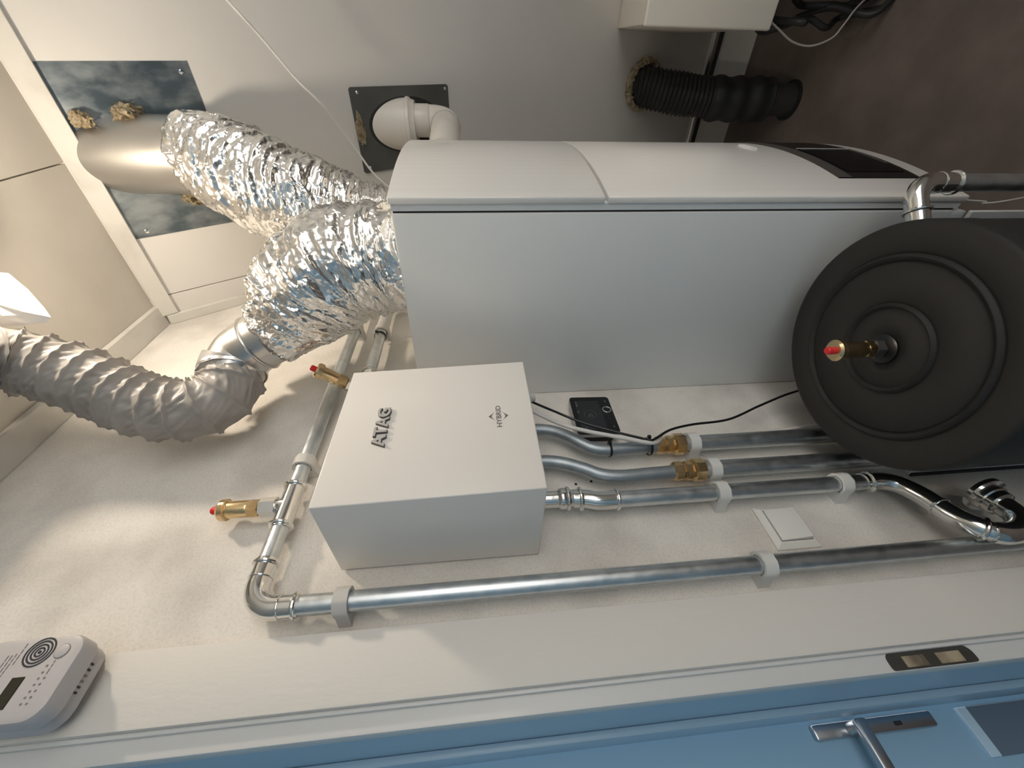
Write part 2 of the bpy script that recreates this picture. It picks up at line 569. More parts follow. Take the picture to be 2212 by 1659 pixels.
# ------------------------------------------------------------------ lamp on the ceiling, outside the frame
t = thing('ceiling_lamp', (LAMP.x, LAMP.y, LAMP.z), 'white ceiling bulb lighting the corner, beside the grey hose', 'lamp')
obj('lamp_base', B().lathe([(0.045, CEIL - LAMP.z), (0.045, CEIL - LAMP.z - 0.02), (0.014, CEIL - LAMP.z - 0.025), (0.014, 0.06), (0.02, 0.045), (0.035, 0.020), (0.050, 0.014), (0.050, 0.012), (0.034, 0.010)], LAMP, (0, 0, 1), 32), 'lamp_base', t)  # wide rim is shaped to limit the light reaching the ceiling
obj('bulb', B().lathe([(0.0335, 0.010), (0.033, 0.0), (0.029, -0.011), (0.018, -0.019), (0.0, -0.022)], LAMP, (0, 0, 1), 32), 'lamp_glow', t)


# ------------------------------------------------------------------ boiler
BX0, BX1 = 0.731, 1.277
BZ0, BZ1 = -0.950, 0.139


def front_y(x):
    return 0.193 - 0.030 * (1 - ((x - 1.004) / 0.273) ** 2)


def curved(x0, x1, z0, z1, off, thick, n=24, yb=None, bev=0.0):
    pts = []
    for i in range(n + 1):
        x = x0 + (x1 - x0) * i / n
        pts.append((x, front_y(x) - off, z0))
    if yb is not None:
        pts += [(x1, yb, z0), (x0, yb, z0)]
    else:
        for i in range(n, -1, -1):
            x = x0 + (x1 - x0) * i / n
            pts.append((x, front_y(x) - off + thick, z0))
    return B().prism(pts, (0, 0, z1 - z0), bev, 2)


bo = thing('boiler', ((BX0 + BX1) / 2, 0.43, BZ0), 'tall white boiler with a curved glossy front and dark control panel', 'boiler')
obj('side_casing', B().box(BX0, BX1, 0.2195, WALL, BZ0, BZ1 - 0.003, 0.004), 'boiler_side', bo)
obj('inner_frame', B().box(BX0 + 0.004, BX1 - 0.004, 0.2155, 0.2197, BZ0 + 0.002, BZ1 - 0.006), 'boiler_gap', bo)
obj('rear_rail', B().box(BX0 + 0.0025, BX1 - 0.0025, 0.2035, 0.2158, BZ0 - 0.006, BZ1 - 0.004), 'boiler_side', bo)
obj('upper_cover', curved(BX0, BX1, -0.241, BZ1, 0, 0, yb=0.2045, bev=0.0022), 'boiler_white', bo, ang=50)
lc = obj('lower_cover', curved(BX0, BX1, BZ0 - 0.012, -0.247, 0, 0, yb=0.2045, bev=0.0022), 'boiler_white', bo, ang=50)
cp = obj('control_panel', curved(0.805, 1.203, -0.916, -0.737, 0.0018, 0.004), 'panel_dark', bo, ang=50)
cp['label'] = 'dark curved control panel with a recessed display'
obj('panel_strip', curved(0.805, 1.203, -0.765, -0.7365, 0.0024, 0.004), 'panel_strip', cp, ang=50)
ds = obj('display', curved(0.832, 1.003, -0.900, -0.772, 0.0030, 0.004), 'display', cp, ang=50)
obj('display_edge', curved(0.885, 1.004, -0.9025, -0.8995, 0.0045, 0.004), 'bright_metal', ds, ang=50)
obj('display_edge', B().add(*(lambda q: (q.v, q.f))(curved(1.001, 1.0045, -0.9025, -0.772, 0.0045, 0.004, n=2))), 'letter_grey', ds)
obj('badge', curved(1.012, 1.066, -0.680, -0.664, 0.003, 0.005, n=6), 'badge_glint', bo)
obj('bottom_tab', B().box(BX0 + 0.002, BX0 + 0.08, 0.2215, 0.25, BZ0 - 0.03, BZ0 + 0.002, 0.002), 'boiler_side', bo)
# white board standing underneath
tag(obj('board', B().box(0.738, 0.746, 0.2235, 0.64, FLOOR, -1.0, 0.0015, 1), 'cabinet_white'), 'white upright board standing under the boiler behind the black tank', 'board')

# ------------------------------------------------------------------ hydraulic module (white box)
hx = thing('hydraulic_module', (0.466, 0.56, -0.09), 'white wall-mounted hydraulic box with raised grey lettering above the bent pipes', 'box')
HX0, HX1, HZ0, HZ1 = 0.321, 0.613, -0.0905, 0.2315
b = B()
b.prism([(HX0, 0.4705, HZ1), (HX0, 0.460, HZ0), (HX0, WALL - 0.004, HZ0), (HX0, WALL - 0.004, HZ1)], (HX1 - HX0, 0, 0), 0.0022, 3)
obj('cover', b, 'box_white', hx, ang=50)
obj('back_plate', B().box(HX0 + 0.004, HX1 - 0.004, WALL - 0.006, WALL, HZ0 + 0.003, HZ1 - 0.003), 'boiler_gap', hx)


def hy(z):
    return 0.460 + (z - HZ0) / (HZ1 - HZ0) * 0.0105


dz = V((0, 0.0105, HZ1 - HZ0)).normalized()
tx = text('brand_lettering', 'ATAG', 'letter_shade', hx, 0.0282, (0.417, hy(0.146) - 0.0001, 0.146), (1, 0, 0), dz, 0.0040, 0.034, width=0.0865)
text('letter_face', 'ATAG', 'letter_grey', tx, 0.0282, (0.4176, hy(0.146) - 0.0041, 0.1465), (1, 0, 0), dz, 0.0004, 0.022, width=0.0853)
tx['label'] = 'raised grey metal lettering'
text('model_print', 'HYBRID', 'print_grey', hx, 0.0118, (0.443, hy(-0.0365) - 0.0004, -0.0368), (1, 0, 0), dz, 0.0, 0.012, width=0.0495)
for s in (1, -1):
    pts = []
    ztip, zb = (-0.0160, -0.0262) if s > 0 else (-0.0490, -0.0388)
    pts.append((0.468, ztip))
    pts.append((0.4585, zb))
    for k in range(1, 12):
        f = k / 12
        pts.append((0.4585 + 0.019 * f, zb + s * 0.0048 * math.sin(PI * f)))
    pts.append((0.4775, zb))
    obj('print_arrow', B().prism([(x, hy(z) - 0.0003, z) for x, z in pts], (0, 0.0004, 0)), 'print_grey', hx)

# ------------------------------------------------------------------ air vents


def air_vent(base, axis, label, steel=0.03, brass_nut=0.02, body=0.036, fl=0.014, cap=0.012, k=1.0, nut='steel_hex'):
    ax = V(axis).normalized()
    base = V(base)
    t = thing('air_vent', base, label, 'air vent', 'brass automatic air vents with red caps')
    h = 0.0
    obj('adapter_nut', B().lathe([(0.010 * k, -0.012), (0.010 * k, 0), (0.0165 * k, 0.0008), (0.0165 * k, steel - 0.001), (0.0135 * k, steel)], base, ax, 6), nut, t, ang=20)
    h = steel
    obj('brass_nut', B().lathe([(0.0125 * k, h), (0.0155 * k, h + 0.001), (0.0155 * k, h + brass_nut - 0.001), (0.0135 * k, h + brass_nut)], base, ax, 6, 0.3), 'brass_dark', t, ang=20)
    h += brass_nut
    bd = obj('vent_body', B().lathe([(0.0135 * k, h - 0.001), (0.0142 * k, h + 0.001), (0.0142 * k, h + body), (0.0148 * k, h + body)], base, ax, 40), 'brass', t)
    h += body
    obj('vent_head', B().lathe([(0.0148 * k, h - 0.001), (0.0182 * k, h + 0.001), (0.0182 * k, h + fl * 0.7), (0.0150 * k, h + fl), (0.006 * k, h + fl + 0.0005)], base, ax, 40), 'brass', bd)
    h += fl
    obj('red_cap', B().lathe([(0.0062 * k, h - 0.002), (0.0066 * k, h), (0.0066 * k, h + cap * 0.8), (0.0048 * k, h + cap), (0, h + cap)], base, ax, 20), 'red_plastic', t)
    return t


# ------------------------------------------------------------------ wall pipes
PY = 0.617


def bead(parent, c, axis, R=0.0168, r=0.0034, name='press_bead'):
    return obj(name, B().torus(c, axis, R, r, 32, 10), 'fitting', parent)


# run along the top of the box, round the elbow and down beside the door casing
ZP = 0.3376
XV = 0.2595
pr = thing('heating_pipe', (XV, PY, FLOOR), 'long galvanised pipe running over the white box and down beside the door casing', 'pipe')
obj('pipe', B().cyl((0.3111, PY, ZP), (0.408, PY, ZP), 0.014), 'galv_pipe', pr)
obj('pipe', B().sweep([(0.459, PY, ZP), (1.224, PY, ZP), (1.224, PY, BZ1 - 0.003)], 0.014, 24, corner=0.035), 'galv_pipe', pr)
obj('pipe', B().cyl((XV, PY, 0.2805), (XV, PY, FLOOR), 0.0145), 'galv_pipe', pr)
te = obj('tee', B().cyl((0.3856, PY, ZP), (0.4733, PY, ZP), 0.0162).lathe([(0.016, 0), (0.015, 0.012), (0.011, 0.02)], (0.4294, PY, ZP), (0, 0, 1), 24), 'fitting', pr)
bead(te, (0.3907, PY, ZP), (1, 0, 0)); bead(te, (0.4682, PY, ZP), (1, 0, 0))
el = obj('elbow', B().sweep([(0.3315, PY, ZP), (XV, PY, ZP), (XV, PY, 0.2672)], 0.0165, 28, corner=0.036), 'fitting', pr, ang=60)
bead(el, (0.3254, PY, ZP), (1, 0, 0)); bead(el, (XV, PY, 0.2723), (0, 0, 1))
bead(el, (0.3035, PY, ZP), (1, 0, 0), 0.0162, 0.0016, 'press_groove'); bead(el, (XV, PY, 0.2940), (0, 0, 1), 0.0162, 0.0016, 'press_groove')
air_vent((0.4294, PY, ZP + 0.018), (0, 0, 1), 'upright brass air vent with red cap on the pipe tee over the white box', 0.028, 0.020, 0.034, 0.013, 0.014, 1.02)

# second horizontal pipe, from the box top towards the boiler
ZP3 = 0.2632
p3 = thing('heating_pipe', (0.5712, PY, HZ1), 'shorter galvanised pipe leaving the top of the white box towards the boiler', 'pipe')
obj('pipe', B().sweep([(0.5712, PY, HZ1 - 0.01), (0.5712, PY, ZP3 + 0.008), (0.612, PY, ZP3 + 0.008)], 0.014, 20, corner=0.012), 'galv_pipe', p3)
obj('pipe', B().sweep([(0.612, PY, ZP3), (1.1526, PY, ZP3), (1.1526, PY, BZ1 - 0.003)], 0.0138, 24, corner=0.03), 'galv_pipe', p3)
bb = B().cyl((0.6426, PY, ZP3), (0.8007, PY, ZP3), 0.0158)
bb.cyl((0.7038, PY, ZP3), (0.7038, 0.587, ZP3 + 0.0), 0.011)
te = obj('tee', bb, 'fitting', p3)
bead(te, (0.8007, PY, ZP3), (1, 0, 0), 0.0162, 0.003)
obj('pipe_sleeve', B().lathe([(0.0165, 0), (0.0172, 0.002), (0.0172, 0.12)], (1.0047, PY, ZP3), (1, 0, 0), 24), 'clip_grey', p3)
dv = V((0, -math.sin(math.radians(38)), math.cos(math.radians(38))))
air_vent(V((0.700, 0.590, 0.2565)) + dv * 0.016, dv, 'brass air vent with red cap leaning out between the white box and foil duct', 0.022, 0.020, 0.034, 0.013, 0.011, 0.95)

# pipe with press fittings and a double bend, down to the fitting behind the tank
XQ = 0.3957
q1 = thing('heating_pipe', (XQ, PY, -0.9384), 'galvanised pipe with press fittings under the white box, bending twice below the light switch', 'pipe')
obj('pipe', B().cyl((XQ, PY, -0.2295), (XQ, PY, -0.7344), 0.0145), 'galv_pipe', q1)
bb = B().cyl((0.4049, PY, -0.0867), (0.4049, PY, -0.1683), 0.0150).lathe([(0.015, 0), (0.019, 0.006), (0.019, 0.012), (0.0155, 0.02)], (0.4049, PY, -0.1346), (0, 0, -1), 24)
cpl = obj('coupling', bb, 'fitting', q1)
bead(cpl, (0.4049, PY, -0.153), (0, 0, 1), 0.0175, 0.004); bead(cpl, (0.4019, PY, -0.1754), (0, 0, 1), 0.0175, 0.004)
bb = B().sweep([(0.4039, PY, -0.1632), (0.4009, PY, -0.1887), (XQ, PY, -0.2091), (XQ, PY, -0.2428)], 0.0165, 24)
cpl = obj('press_fitting', bb, 'fitting', q1)
bead(cpl, (XQ, PY, -0.2417), (0, 0, 1), 0.0168, 0.003)
sb = [(XQ, PY, -0.7242), (0.3963, PY, -0.7599), (0.3815, 0.613, -0.7874), (0.3468, 0.6028, -0.7976), (0.306, 0.5926, -0.7997), (0.2774, 0.5834, -0.8078), (0.2621, 0.5794, -0.8282), (0.2591, 0.5773, -0.8619)]
bn = obj('double_bend', B().sweep(sb, 0.0165, 28), 'fitting', q1, ang=60)
bead(bn, (XQ, PY, -0.7364), (0, 0, 1), 0.017, 0.0032)
bead(bn, (0.3223, 0.5967, -0.7992), (0.97, 0.25, 0.02), 0.0168, 0.0022)
bead(bn, (0.2713, 0.5824, -0.8129), (0.6, 0.1, 0.75), 0.0178, 0.0035)
obj('elbow', B().sweep([(0.2640, 0.5800, -0.8180), (0.2585, 0.5785, -0.8360), (0.2605, 0.5785, -0.8600), (0.2705, 0.5800, -0.8830), (0.2870, 0.5840, -0.8990), (0.3080, 0.5890, -0.9060), (0.3400, 0.5970, -0.9080)], 0.0175, 28), 'fitting', q1, ang=60)
bb = B().lathe([(0.019, 0), (0.0235, 0.002), (0.0235, 0.012), (0.026, 0.014), (0.026, 0.024), (0.034, 0.025), (0.034, 0.032), (0.02, 0.033)], (0.3120, 0.5900, -0.9065), (0.97, 0.24, -0.02), 28)
obj('flange', bb, 'fitting', q1)

# two bent pipes with brass couplings


def bent_pipe(pts, xc_, zc, label, zend):
    t = thing('bent_pipe', (xc_, PY, zend), label, 'pipe')
    obj('thin_pipe', B().sweep(pts, 0.0128, 24), 'dull_pipe', t, ang=60)
    obj('thick_pipe', B().cyl((xc_, PY, zc - 0.06), (xc_, PY, zend), 0.0165), 'galv_pipe', t)
    co = obj('brass_coupling', B().lathe([(0.0135, 0), (0.0185, 0.003), (0.0185, 0.018), (0.0155, 0.020), (0.0155, 0.0225), (0.019, 0.024), (0.019, 0.034), (0.016, 0.036), (0.016, 0.038), (0.0225, 0.041), (0.0225, 0.060), (0.0185, 0.063)], (xc_, PY, zc), (0, 0, -1), 8), 'brass', t, ang=20)
    obj('coupling_ring', B().lathe([(0.0158, 0.020), (0.0172, 0.021), (0.0172, 0.023), (0.0158, 0.024)], (xc_, PY, zc), (0, 0, -1), 32), 'brass_dark', co)
    return t


bent_pipe([(0.4927, PY, -0.0867), (0.4906, PY, -0.1326), (0.4825, PY, -0.1652), (0.4672, PY, -0.1989), (0.4519, PY, -0.2264), (0.4447, PY, -0.2611), (0.4457, PY, -0.3162), (0.4478, PY, -0.3825)], 0.4483, -0.369,
          'bent galvanised pipe with a brass coupling, second from boiler side under the white box', -0.86)
bent_pipe([(0.5794, PY, -0.0867), (0.5773, PY, -0.1275), (0.5702, PY, -0.1561), (0.5539, PY, -0.1836), (0.5324, PY, -0.2071), (0.5171, PY, -0.2305), (0.511, PY, -0.2601), (0.512, PY, -0.306), (0.5141, PY, -0.3672)], 0.5156, -0.359,
          'bent galvanised pipe with a brass coupling and black cable ties, nearest the thermostat', -0.86)

# ------------------------------------------------------------------ pipe clips


def clip(c, axis, r, label, m='clip_grey', w=0.021, rot=0.0):
    c = V(c); ax = V(axis)
    side = V((0, 0, 1)) if abs(ax.x) > 0.5 else V((1, 0, 0))
    t = thing('pipe_clip', (c.x, WALL, c.z), label, 'pipe clip', 'plastic pipe clips on the back wall')
    out = []
    inn = []
    n = 16
    a0, a1 = -200, 20
    for k in range(n + 1):
        a = math.radians(a0 + (a1 - a0) * k / n)
        fac = 1 + 0.07 * abs(math.sin(4 * a))
        d = side * math.cos(a) + V((0, 1, 0)) * math.sin(a)
        out.append(c + d * (r + 0.0045) * fac - ax * w / 2)
        inn.append(c + d * (r + 0.0005) - ax * w / 2)
    obj('strap', B().prism(out + inn[::-1], ax * w), m, t, ang=50)
    s = r + 0.004
    poly = [c + side * s + V((0, 0.004, 0)), c + side * (s + 0.004) + V((0, WALL - c.y, 0)), c - side * (s + 0.004) + V((0, WALL - c.y, 0)), c - side * s + V((0, 0.004, 0)), c - side * (r * 0.72) + V((0, r * 0.75, 0)), c + V((0, r + 0.001, 0)), c + side * (r * 0.72) + V((0, r * 0.75, 0))]
    obj('clip_base', B().prism([p - ax * w * 0.45 for p in poly], ax * w * 0.9), m, t, ang=50)
    obj('latch', B().prism([p - ax * w * 0.3 for p in (c + side * (s + 0.0002) + V((0, 0.000, 0)), c + side * (s + 0.005) + V((0, 0.002, 0)), c + side * (s + 0.005) + V((0, 0.010, 0)), c + side * s + V((0, 0.012, 0)))], ax * w * 0.6), m, t)
    return t


clip((0.5222, PY, ZP), (1, 0, 0), 0.0142, 'grey plastic clip holding the horizontal pipe just above the white box')
clip((1.0047, PY, ZP), (1, 0, 0), 0.0142, 'grey plastic clip on upper horizontal pipe half behind the foil duct')
clip((0.9945, PY, ZP3), (1, 0, 0), 0.0142, 'grey plastic clip with black tie on lower horizontal pipe beside the boiler')
clip((XV, PY, 0.2071), (0, 0, 1), 0.0147, 'grey plastic clip on the vertical pipe just below its shiny elbow')
clip((XV, PY, -0.4417), (0, 0, 1), 0.0147, 'grey plastic clip on the vertical pipe next to the light switch', 'clip_white')
clip((XQ, PY, -0.4386), (0, 0, 1), 0.0147, 'white plastic clip above the light switch on the press-fitted pipe', 'clip_white')
clip((XQ, PY, -0.6814), (0, 0, 1), 0.0147, 'white plastic clip just above the double bend beside the black tank', 'clip_white')
clip((0.4483, PY, -0.4488), (0, 0, 1), 0.0167, 'white plastic clip below the brass coupling of the middle pipe', 'clip_white')
clip((0.5156, PY, -0.4386), (0, 0, 1), 0.0167, 'white plastic clip below the brass coupling nearest the thermostat', 'clip_white')

# ------------------------------------------------------------------ cable ties


def tie(c, axis, R, label):
    ax = V(axis).normalized()
    t = thing('cable_tie', c, label, 'cable tie', 'black cable ties on the pipes')
    b1 = B().lathe([(R, -0.0022), (R + 0.0014, -0.0022), (R + 0.0014, 0.0022), (R, 0.0022), (R, -0.0022)], c, ax, 28)
    obj('band', b1, 'black_plastic', t)
    s = V((0, -1, 0))
    hd = V(c) + s * (R + 0.0015) + (V((1, 0, 0)) if abs(ax.z) > .5 else V((0, 0, 1))) * R * 0.5
    obj('head', B().box(hd.x - 0.0035, hd.x + 0.0035, hd.y - 0.003, hd.y + 0.002, hd.z - 0.0035, hd.z + 0.0035, 0.001, 1), 'black_plastic', t)


tie((0.9639, PY, ZP3), (1, 0, 0), 0.0152, 'black cable tie round the lower horizontal pipe beside the boiler')
tie((0.5115, PY, -0.2621), (0.0, 0, 1), 0.0132, 'black cable tie round the bent pipe just below the thermostat')
tie((0.512, PY - 0.003, -0.344), (0, 0, 1), 0.0175, 'black cable tie holding both cables just above brass coupling')

# ------------------------------------------------------------------ thermostat, cables, switch
th = thing('thermostat', (0.622, 0.64, -0.305), 'black touch-screen thermostat with a round silver-ringed button beneath the boiler edge', 'thermostat')
RT = Matrix.Translation((0.616, 0.62, -0.256)) @ Matrix.Rotation(math.radians(2.5), 4, 'Y') @ Matrix.Rotation(math.radians(3), 4, 'Z')


def tb(x0, x1, y0, y1, z0, z1, bev=0.0, seg=2):
    return B().box(x0, x1, y0, y1, z0, z1, bev, seg, RT)


def rounded_plate(x0, x1, z0, z1, r, y, t_, mtx=None, n=6):
    pts = []
    for (cx, cz, a0) in ((x1 - r, z1 - r, 0), (x0 + r, z1 - r, 90), (x0 + r, z0 + r, 180), (x1 - r, z0 + r, 270)):
        for k in range(n + 1):
            a = math.radians(a0 + 90 * k / n)
            pts.append(V((cx + r * math.cos(a), y, cz + r * math.sin(a))))
    if mtx is not None:
        pts = [mtx @ p for p in pts]
        e = mtx.to_3x3() @ V((0, t_, 0))
    else:
        e = V((0, t_, 0))
    return B().prism(pts, e)


obj('wall_base', rounded_plate(-0.050, 0.050, -0.038, 0.038, 0.006, 0.008, 0.0235, RT), 'black_plastic', th)
obj('silver_frame', rounded_plate(-0.0605, 0.0605, -0.0465, 0.0465, 0.008, 0.002, 0.0075, RT), 'letter_grey', th)
gl = obj('glass_front', rounded_plate(-0.060, 0.060, -0.046, 0.046, 0.008, -0.003, 0.0055, RT), 'black_gloss', th)
obj('screen', rounded_plate(-0.050, 0.046, -0.020, 0.036, 0.002, -0.0034, 0.0008, RT), 'screen', gl)
bb = B()
c0 = RT @ V((0.014, -0.0036, -0.033))
bb.torus(c0, RT.to_3x3() @ V((0, 1, 0)), 0.0092, 0.0011, 32, 8)
obj('button_ring', bb, 'bright_metal', gl)
xd = RT.to_3x3() @ V((1, 0, 0)); zd_ = RT.to_3x3() @ V((0, 0, 1))
text('screen_print', '21', 'screen_text', gl, 0.014, RT @ V((-0.010, -0.0036, 0.003)), xd, zd_)
obj('screen_ring', B().torus(RT @ V((-0.002, -0.0036, 0.008)), RT.to_3x3() @ V((0, 1, 0)), 0.013, 0.0003, 32, 4), 'screen_text', gl)
for (x, z, w) in ((0.040, 0.033, 0.006), (0.030, 0.033, 0.009), (0.008, 0.033, 0.006), (-0.047, 0.033, 0.005), (0.043, -0.036, 0.006), (-0.045, 0.025, 0.003), (-0.042, -0.036, 0.004)):
    obj('screen_icon', tb(x - w / 2, x + w / 2, -0.0037, -0.003, z - 0.0015, z + 0.0015), 'screen_text', gl)

tag(obj('cable', B().sweep([(0.600, 0.530, -0.085), (0.598, 0.550, -0.105), (0.583, 0.575, -0.165), (0.556, 0.582, -0.215), (0.528, 0.583, -0.274), (0.508, 0.585, -0.325), (0.503, 0.585, -0.338), (0.507, 0.585, -0.350), (0.532, 0.590, -0.392), (0.548, 0.595, -0.448), (0.562, 0.60, -0.539), (0.60, 0.60, -0.636), (0.637, 0.60, -0.739), (0.66, 0.60, -0.85), (0.665, 0.6, -1.02)], 0.0026, 10), 'black_plastic'),
    'thin black cable from the white box, tied to a pipe beside the thermostat', 'cable')
tag(obj('cable', B().sweep([(0.575, 0.535, -0.085), (0.571, 0.555, -0.110), (0.556, 0.580, -0.165), (0.536, 0.584, -0.215), (0.514, 0.586, -0.285), (0.500, 0.590, -0.340), (0.522, 0.605, -0.375), (0.530, 0.622, -0.42), (0.536, 0.63, -0.50), (0.545, 0.632, -0.60), (0.556, 0.632, -0.74), (0.56, 0.632, -0.9)], 0.0042, 12), 'cable_white'),
    'thicker white cable leaving the white box beside the black cable', 'cable')
tag(obj('cable', B().sweep([(0.575, 0.635, -0.295), (0.56, 0.644, -0.32), (0.545, 0.6475, -0.345), (0.536, 0.6475, -0.38), (0.53, 0.6475, -0.43), (0.49, 0.6475, -0.5), (0.475, 0.6475, -0.52), (0.468, 0.6475, -0.47), (0.47, 0.6475, -0.4), (0.482, 0.6475, -0.3), (0.49, 0.6475, -0.22), (0.5, 0.6475, -0.15), (0.5, 0.64, -0.1)], 0.0016, 8), 'cable_white'),
    'very thin white wire lying on the wall behind the bent pipes', 'wire')
gt = thing('cable_gland', (0.59, 0.535, -0.118), 'round grey cable gland under the white box', 'cable gland')
obj('gland_nut', B().lathe([(0.011, 0), (0.011, 0.014), (0.008, 0.024)], (0.588, 0.5325, -0.0905), (0, 0, -1), 12), 'clip_grey', gt)

sw = thing('light_switch', (0.334, WALL, -0.585), 'white square light switch on the wall between two vertical pipes', 'switch')
b = B()
bm_o = [(0.2935, -0.584), (0.3755, -0.584), (0.3755, -0.5025), (0.2935, -0.5025)]
bm_i = [(0.302, -0.5755), (0.367, -0.5755), (0.367, -0.511), (0.302, -0.511)]
vs = [V((x, WALL, z)) for x, z in bm_o] + [V((x, WALL - 0.004, z)) for x, z in bm_o] + [V((x, WALL - 0.010, z)) for x, z in bm_i]
fs = [(0, 1, 2, 3), (8, 9, 10, 11)]
for k in range(4):
    fs += [(k, (k + 1) % 4, 4 + (k + 1) % 4, 4 + k), (4 + k, 4 + (k + 1) % 4, 8 + (k + 1) % 4, 8 + k)]
b.add(vs, fs)
obj('switch_frame', b, 'switch_white', sw)
obj('rocker_gap', B().box(0.3045, 0.3645, WALL - 0.0105, WALL - 0.009, -0.5725, -0.5135), 'alarm_ink', sw)
b = B()
b.prism([(0.3055, WALL - 0.0095, -0.5718), (0.3055, WALL - 0.019, -0.5695), (0.3055, WALL - 0.0135, -0.5155), (0.3055, WALL - 0.0095, -0.5142)], (0.058, 0, 0), 0.0012, 2)
obj('rocker', b, 'switch_white', sw)

# ------------------------------------------------------------------ carbon monoxide alarm on the casing
AX0, AX1, AZ0, AZ1 = 0.141, 0.2285, 0.4905, 0.606
al = thing('gas_alarm', (0.185, 0.63, AZ0), 'white rounded gas alarm with a round grille and small dark screen', 'alarm')


def soft_plate(x0, x1, z0, z1, r, y0, y1, lip=0.006):
    b = B()
    n = 8
    prev = None
    rows = []
    prof = [(0.0, y1), (0.0, y0 + lip), (lip * 0.3, y0 + lip * 0.3), (lip, y0)]
    for (ins, y) in prof:
        ring = []
        for (cx, cz, a0) in ((x1 - r, z1 - r, 0), (x0 + r, z1 - r, 90), (x0 + r, z0 + r, 180), (x1 - r, z0 + r, 270)):
            for k in range(n + 1):
                a = math.radians(a0 + 90 * k / n)
                ring.append(V((cx + (r - ins) * math.cos(a), y, cz + (r - ins) * math.sin(a))))
        rows.append(ring)
    m = len(rows[0])
    vs = [p for rr in rows for p in rr]
    fs = [tuple(range(m)), tuple(range((len(rows) - 1) * m, len(rows) * m))]
    for i in range(len(rows) - 1):
        for k in range(m):
            fs.append((i * m + k, i * m + (k + 1) % m, (i + 1) * m + (k + 1) % m, (i + 1) * m + k))
    return b.add(vs, fs)


obj('mounting_plate', soft_plate(AX0 + 0.004, AX1 + 0.0015, AZ0 + 0.016, AZ1 - 0.004, 0.018, 0.612, 0.63, 0.003), 'alarm_white', al)
bd = obj('rear_shell', soft_plate(AX0 - 0.001, AX1, AZ0 + 0.004, AZ1, 0.024, 0.589, 0.614, 0.006), 'alarm_white', al)
fc = obj('front_shell', soft_plate(AX0, AX1, AZ0, AZ1, 0.020, 0.565, 0.591, 0.006), 'alarm_white', al)
for k, x in enumerate((0.2035, 0.1975, 0.1915, 0.1858, 0.1800, 0.1745)):
    obj('side_vent', B().box(x - 0.001, x + 0.001, 0.594, 0.601, AZ0 + 0.0032, AZ0 + 0.008), 'alarm_hole' if k not in (2, 3) else 'alarm_ink', bd)
FY = 0.5648
gc = V((0.2105, FY, 0.5365))
for R_ in (0.0010, 0.0045, 0.0080, 0.0115, 0.0148):
    r0 = max(R_ - 0.0008, 0.0)
    obj('grille_ring', B().lathe([(r0, 0), (R_ + 0.0008, 0), (R_ + 0.0008, 0.0004), (r0, 0.0004), (r0, 0)], gc, (0, -1, 0), 36), 'alarm_hole', fc)
obj('test_button', B().lathe([(0.0072, 0), (0.0072, 0.0008), (0.006, 0.0016), (0.0, 0.0018)], (0.2095, FY, 0.5112), (0, -1, 0), 32), 'alarm_white', fc)
obj('button_groove', B().lathe([(0.0072, 0), (0.0079, 0.0003), (0.0072, 0.0006)], (0.2095, FY, 0.5112), (0, -1, 0), 32), 'alarm_ink', fc)
obj('lcd', B().box(0.1555, 0.1857, FY - 0.0008, FY + 0.001, 0.533, 0.5465, 0.0004, 1), 'alarm_lcd', fc)
random.seed(3)
for i, (x, z) in enumerate(((0.1951, 0.5174), (0.1885, 0.5172), (0.1826, 0.5112), (0.1825, 0.5174), (0.1767, 0.5117), (0.1766, 0.5174), (0.1705, 0.5116), (0.1704, 0.5172), (0.1648, 0.5120), (0.1648, 0.5178), (0.1588, 0.5118), (0.1589, 0.5178))):
    obj('vent_dot', B().lathe([(0.0012, 0), (0.0012, 0.0003)], (x, FY, z), (0, -1, 0), 10), 'alarm_ink', fc)
for (zt, x0, x1) in ((0.5570, 0.1995, 0.2235), (0.5612, 0.180, 0.212), (0.5650, 0.177, 0.2115), (0.5690, 0.179, 0.211), (0.5115, 0.1865, 0.2000)):
    bb = B()
    x = x0
    while x < x1 - 0.002:
        w = random.uniform(0.003, 0.007)
        bb.box(x, min(x + w, x1), FY - 0.0002, FY + 0.001, zt, zt + 0.0010)
        x += w + 0.0010
    ln = obj('printed_line', bb, 'alarm_ink', fc)

# ------------------------------------------------------------------ black tank
TC = V((0.4848, 0.3665, 0))
TZ = -0.68
TR = 0.2013
tk = thing('buffer_tank', (TC.x, TC.y, FLOOR), 'black insulated cylindrical tank with ringed lid and brass vent in its centre', 'tank')
prof = [(0.0, 0.0), (0.028, 0.0), (0.032, 0.003), (0.045, 0.004), (0.060, 0.000), (0.0655, -0.002), (0.0672, 0.001), (0.0705, 0.0035), (0.0735, 0.001), (0.0755, -0.003), (0.080, -0.0005), (0.137, 0.0), (0.1405, -0.0035), (0.1435, 0.001), (0.1470, 0.0035), (0.1505, 0.001), (0.1525, -0.003), (0.157, 0.0), (TR - 0.008, 0.0), (TR - 0.0025, -0.002), (TR, -0.008), (TR, -0.060)]
obj('lid', B().lathe(prof, (TC.x, TC.y, TZ), (0, 0, 1), 96), 'black_rubber', tk, ang=60)
obj('jacket', B().lathe([(TR - 0.001, 0.0), (TR - 0.001, TZ - 0.06 - FLOOR - 0.002)], (TC.x, TC.y, FLOOR), (0, 0, 1), 96), 'black_rubber', tk)
obj('centre_socket', B().lathe([(0.024, -0.004), (0.024, 0.0035), (0.020, 0.005)], (TC.x, TC.y, TZ), (0, 0, 1), 32), 'black_plastic', tk)
air_vent((TC.x + 0.004, TC.y + 0.003, TZ + 0.004), (0, 0, 1), 'brass air vent with red cap in the middle of the black tank lid', 0.016, 0.014, 0.042, 0.012, 0.012, 0.98, nut='strike_metal')
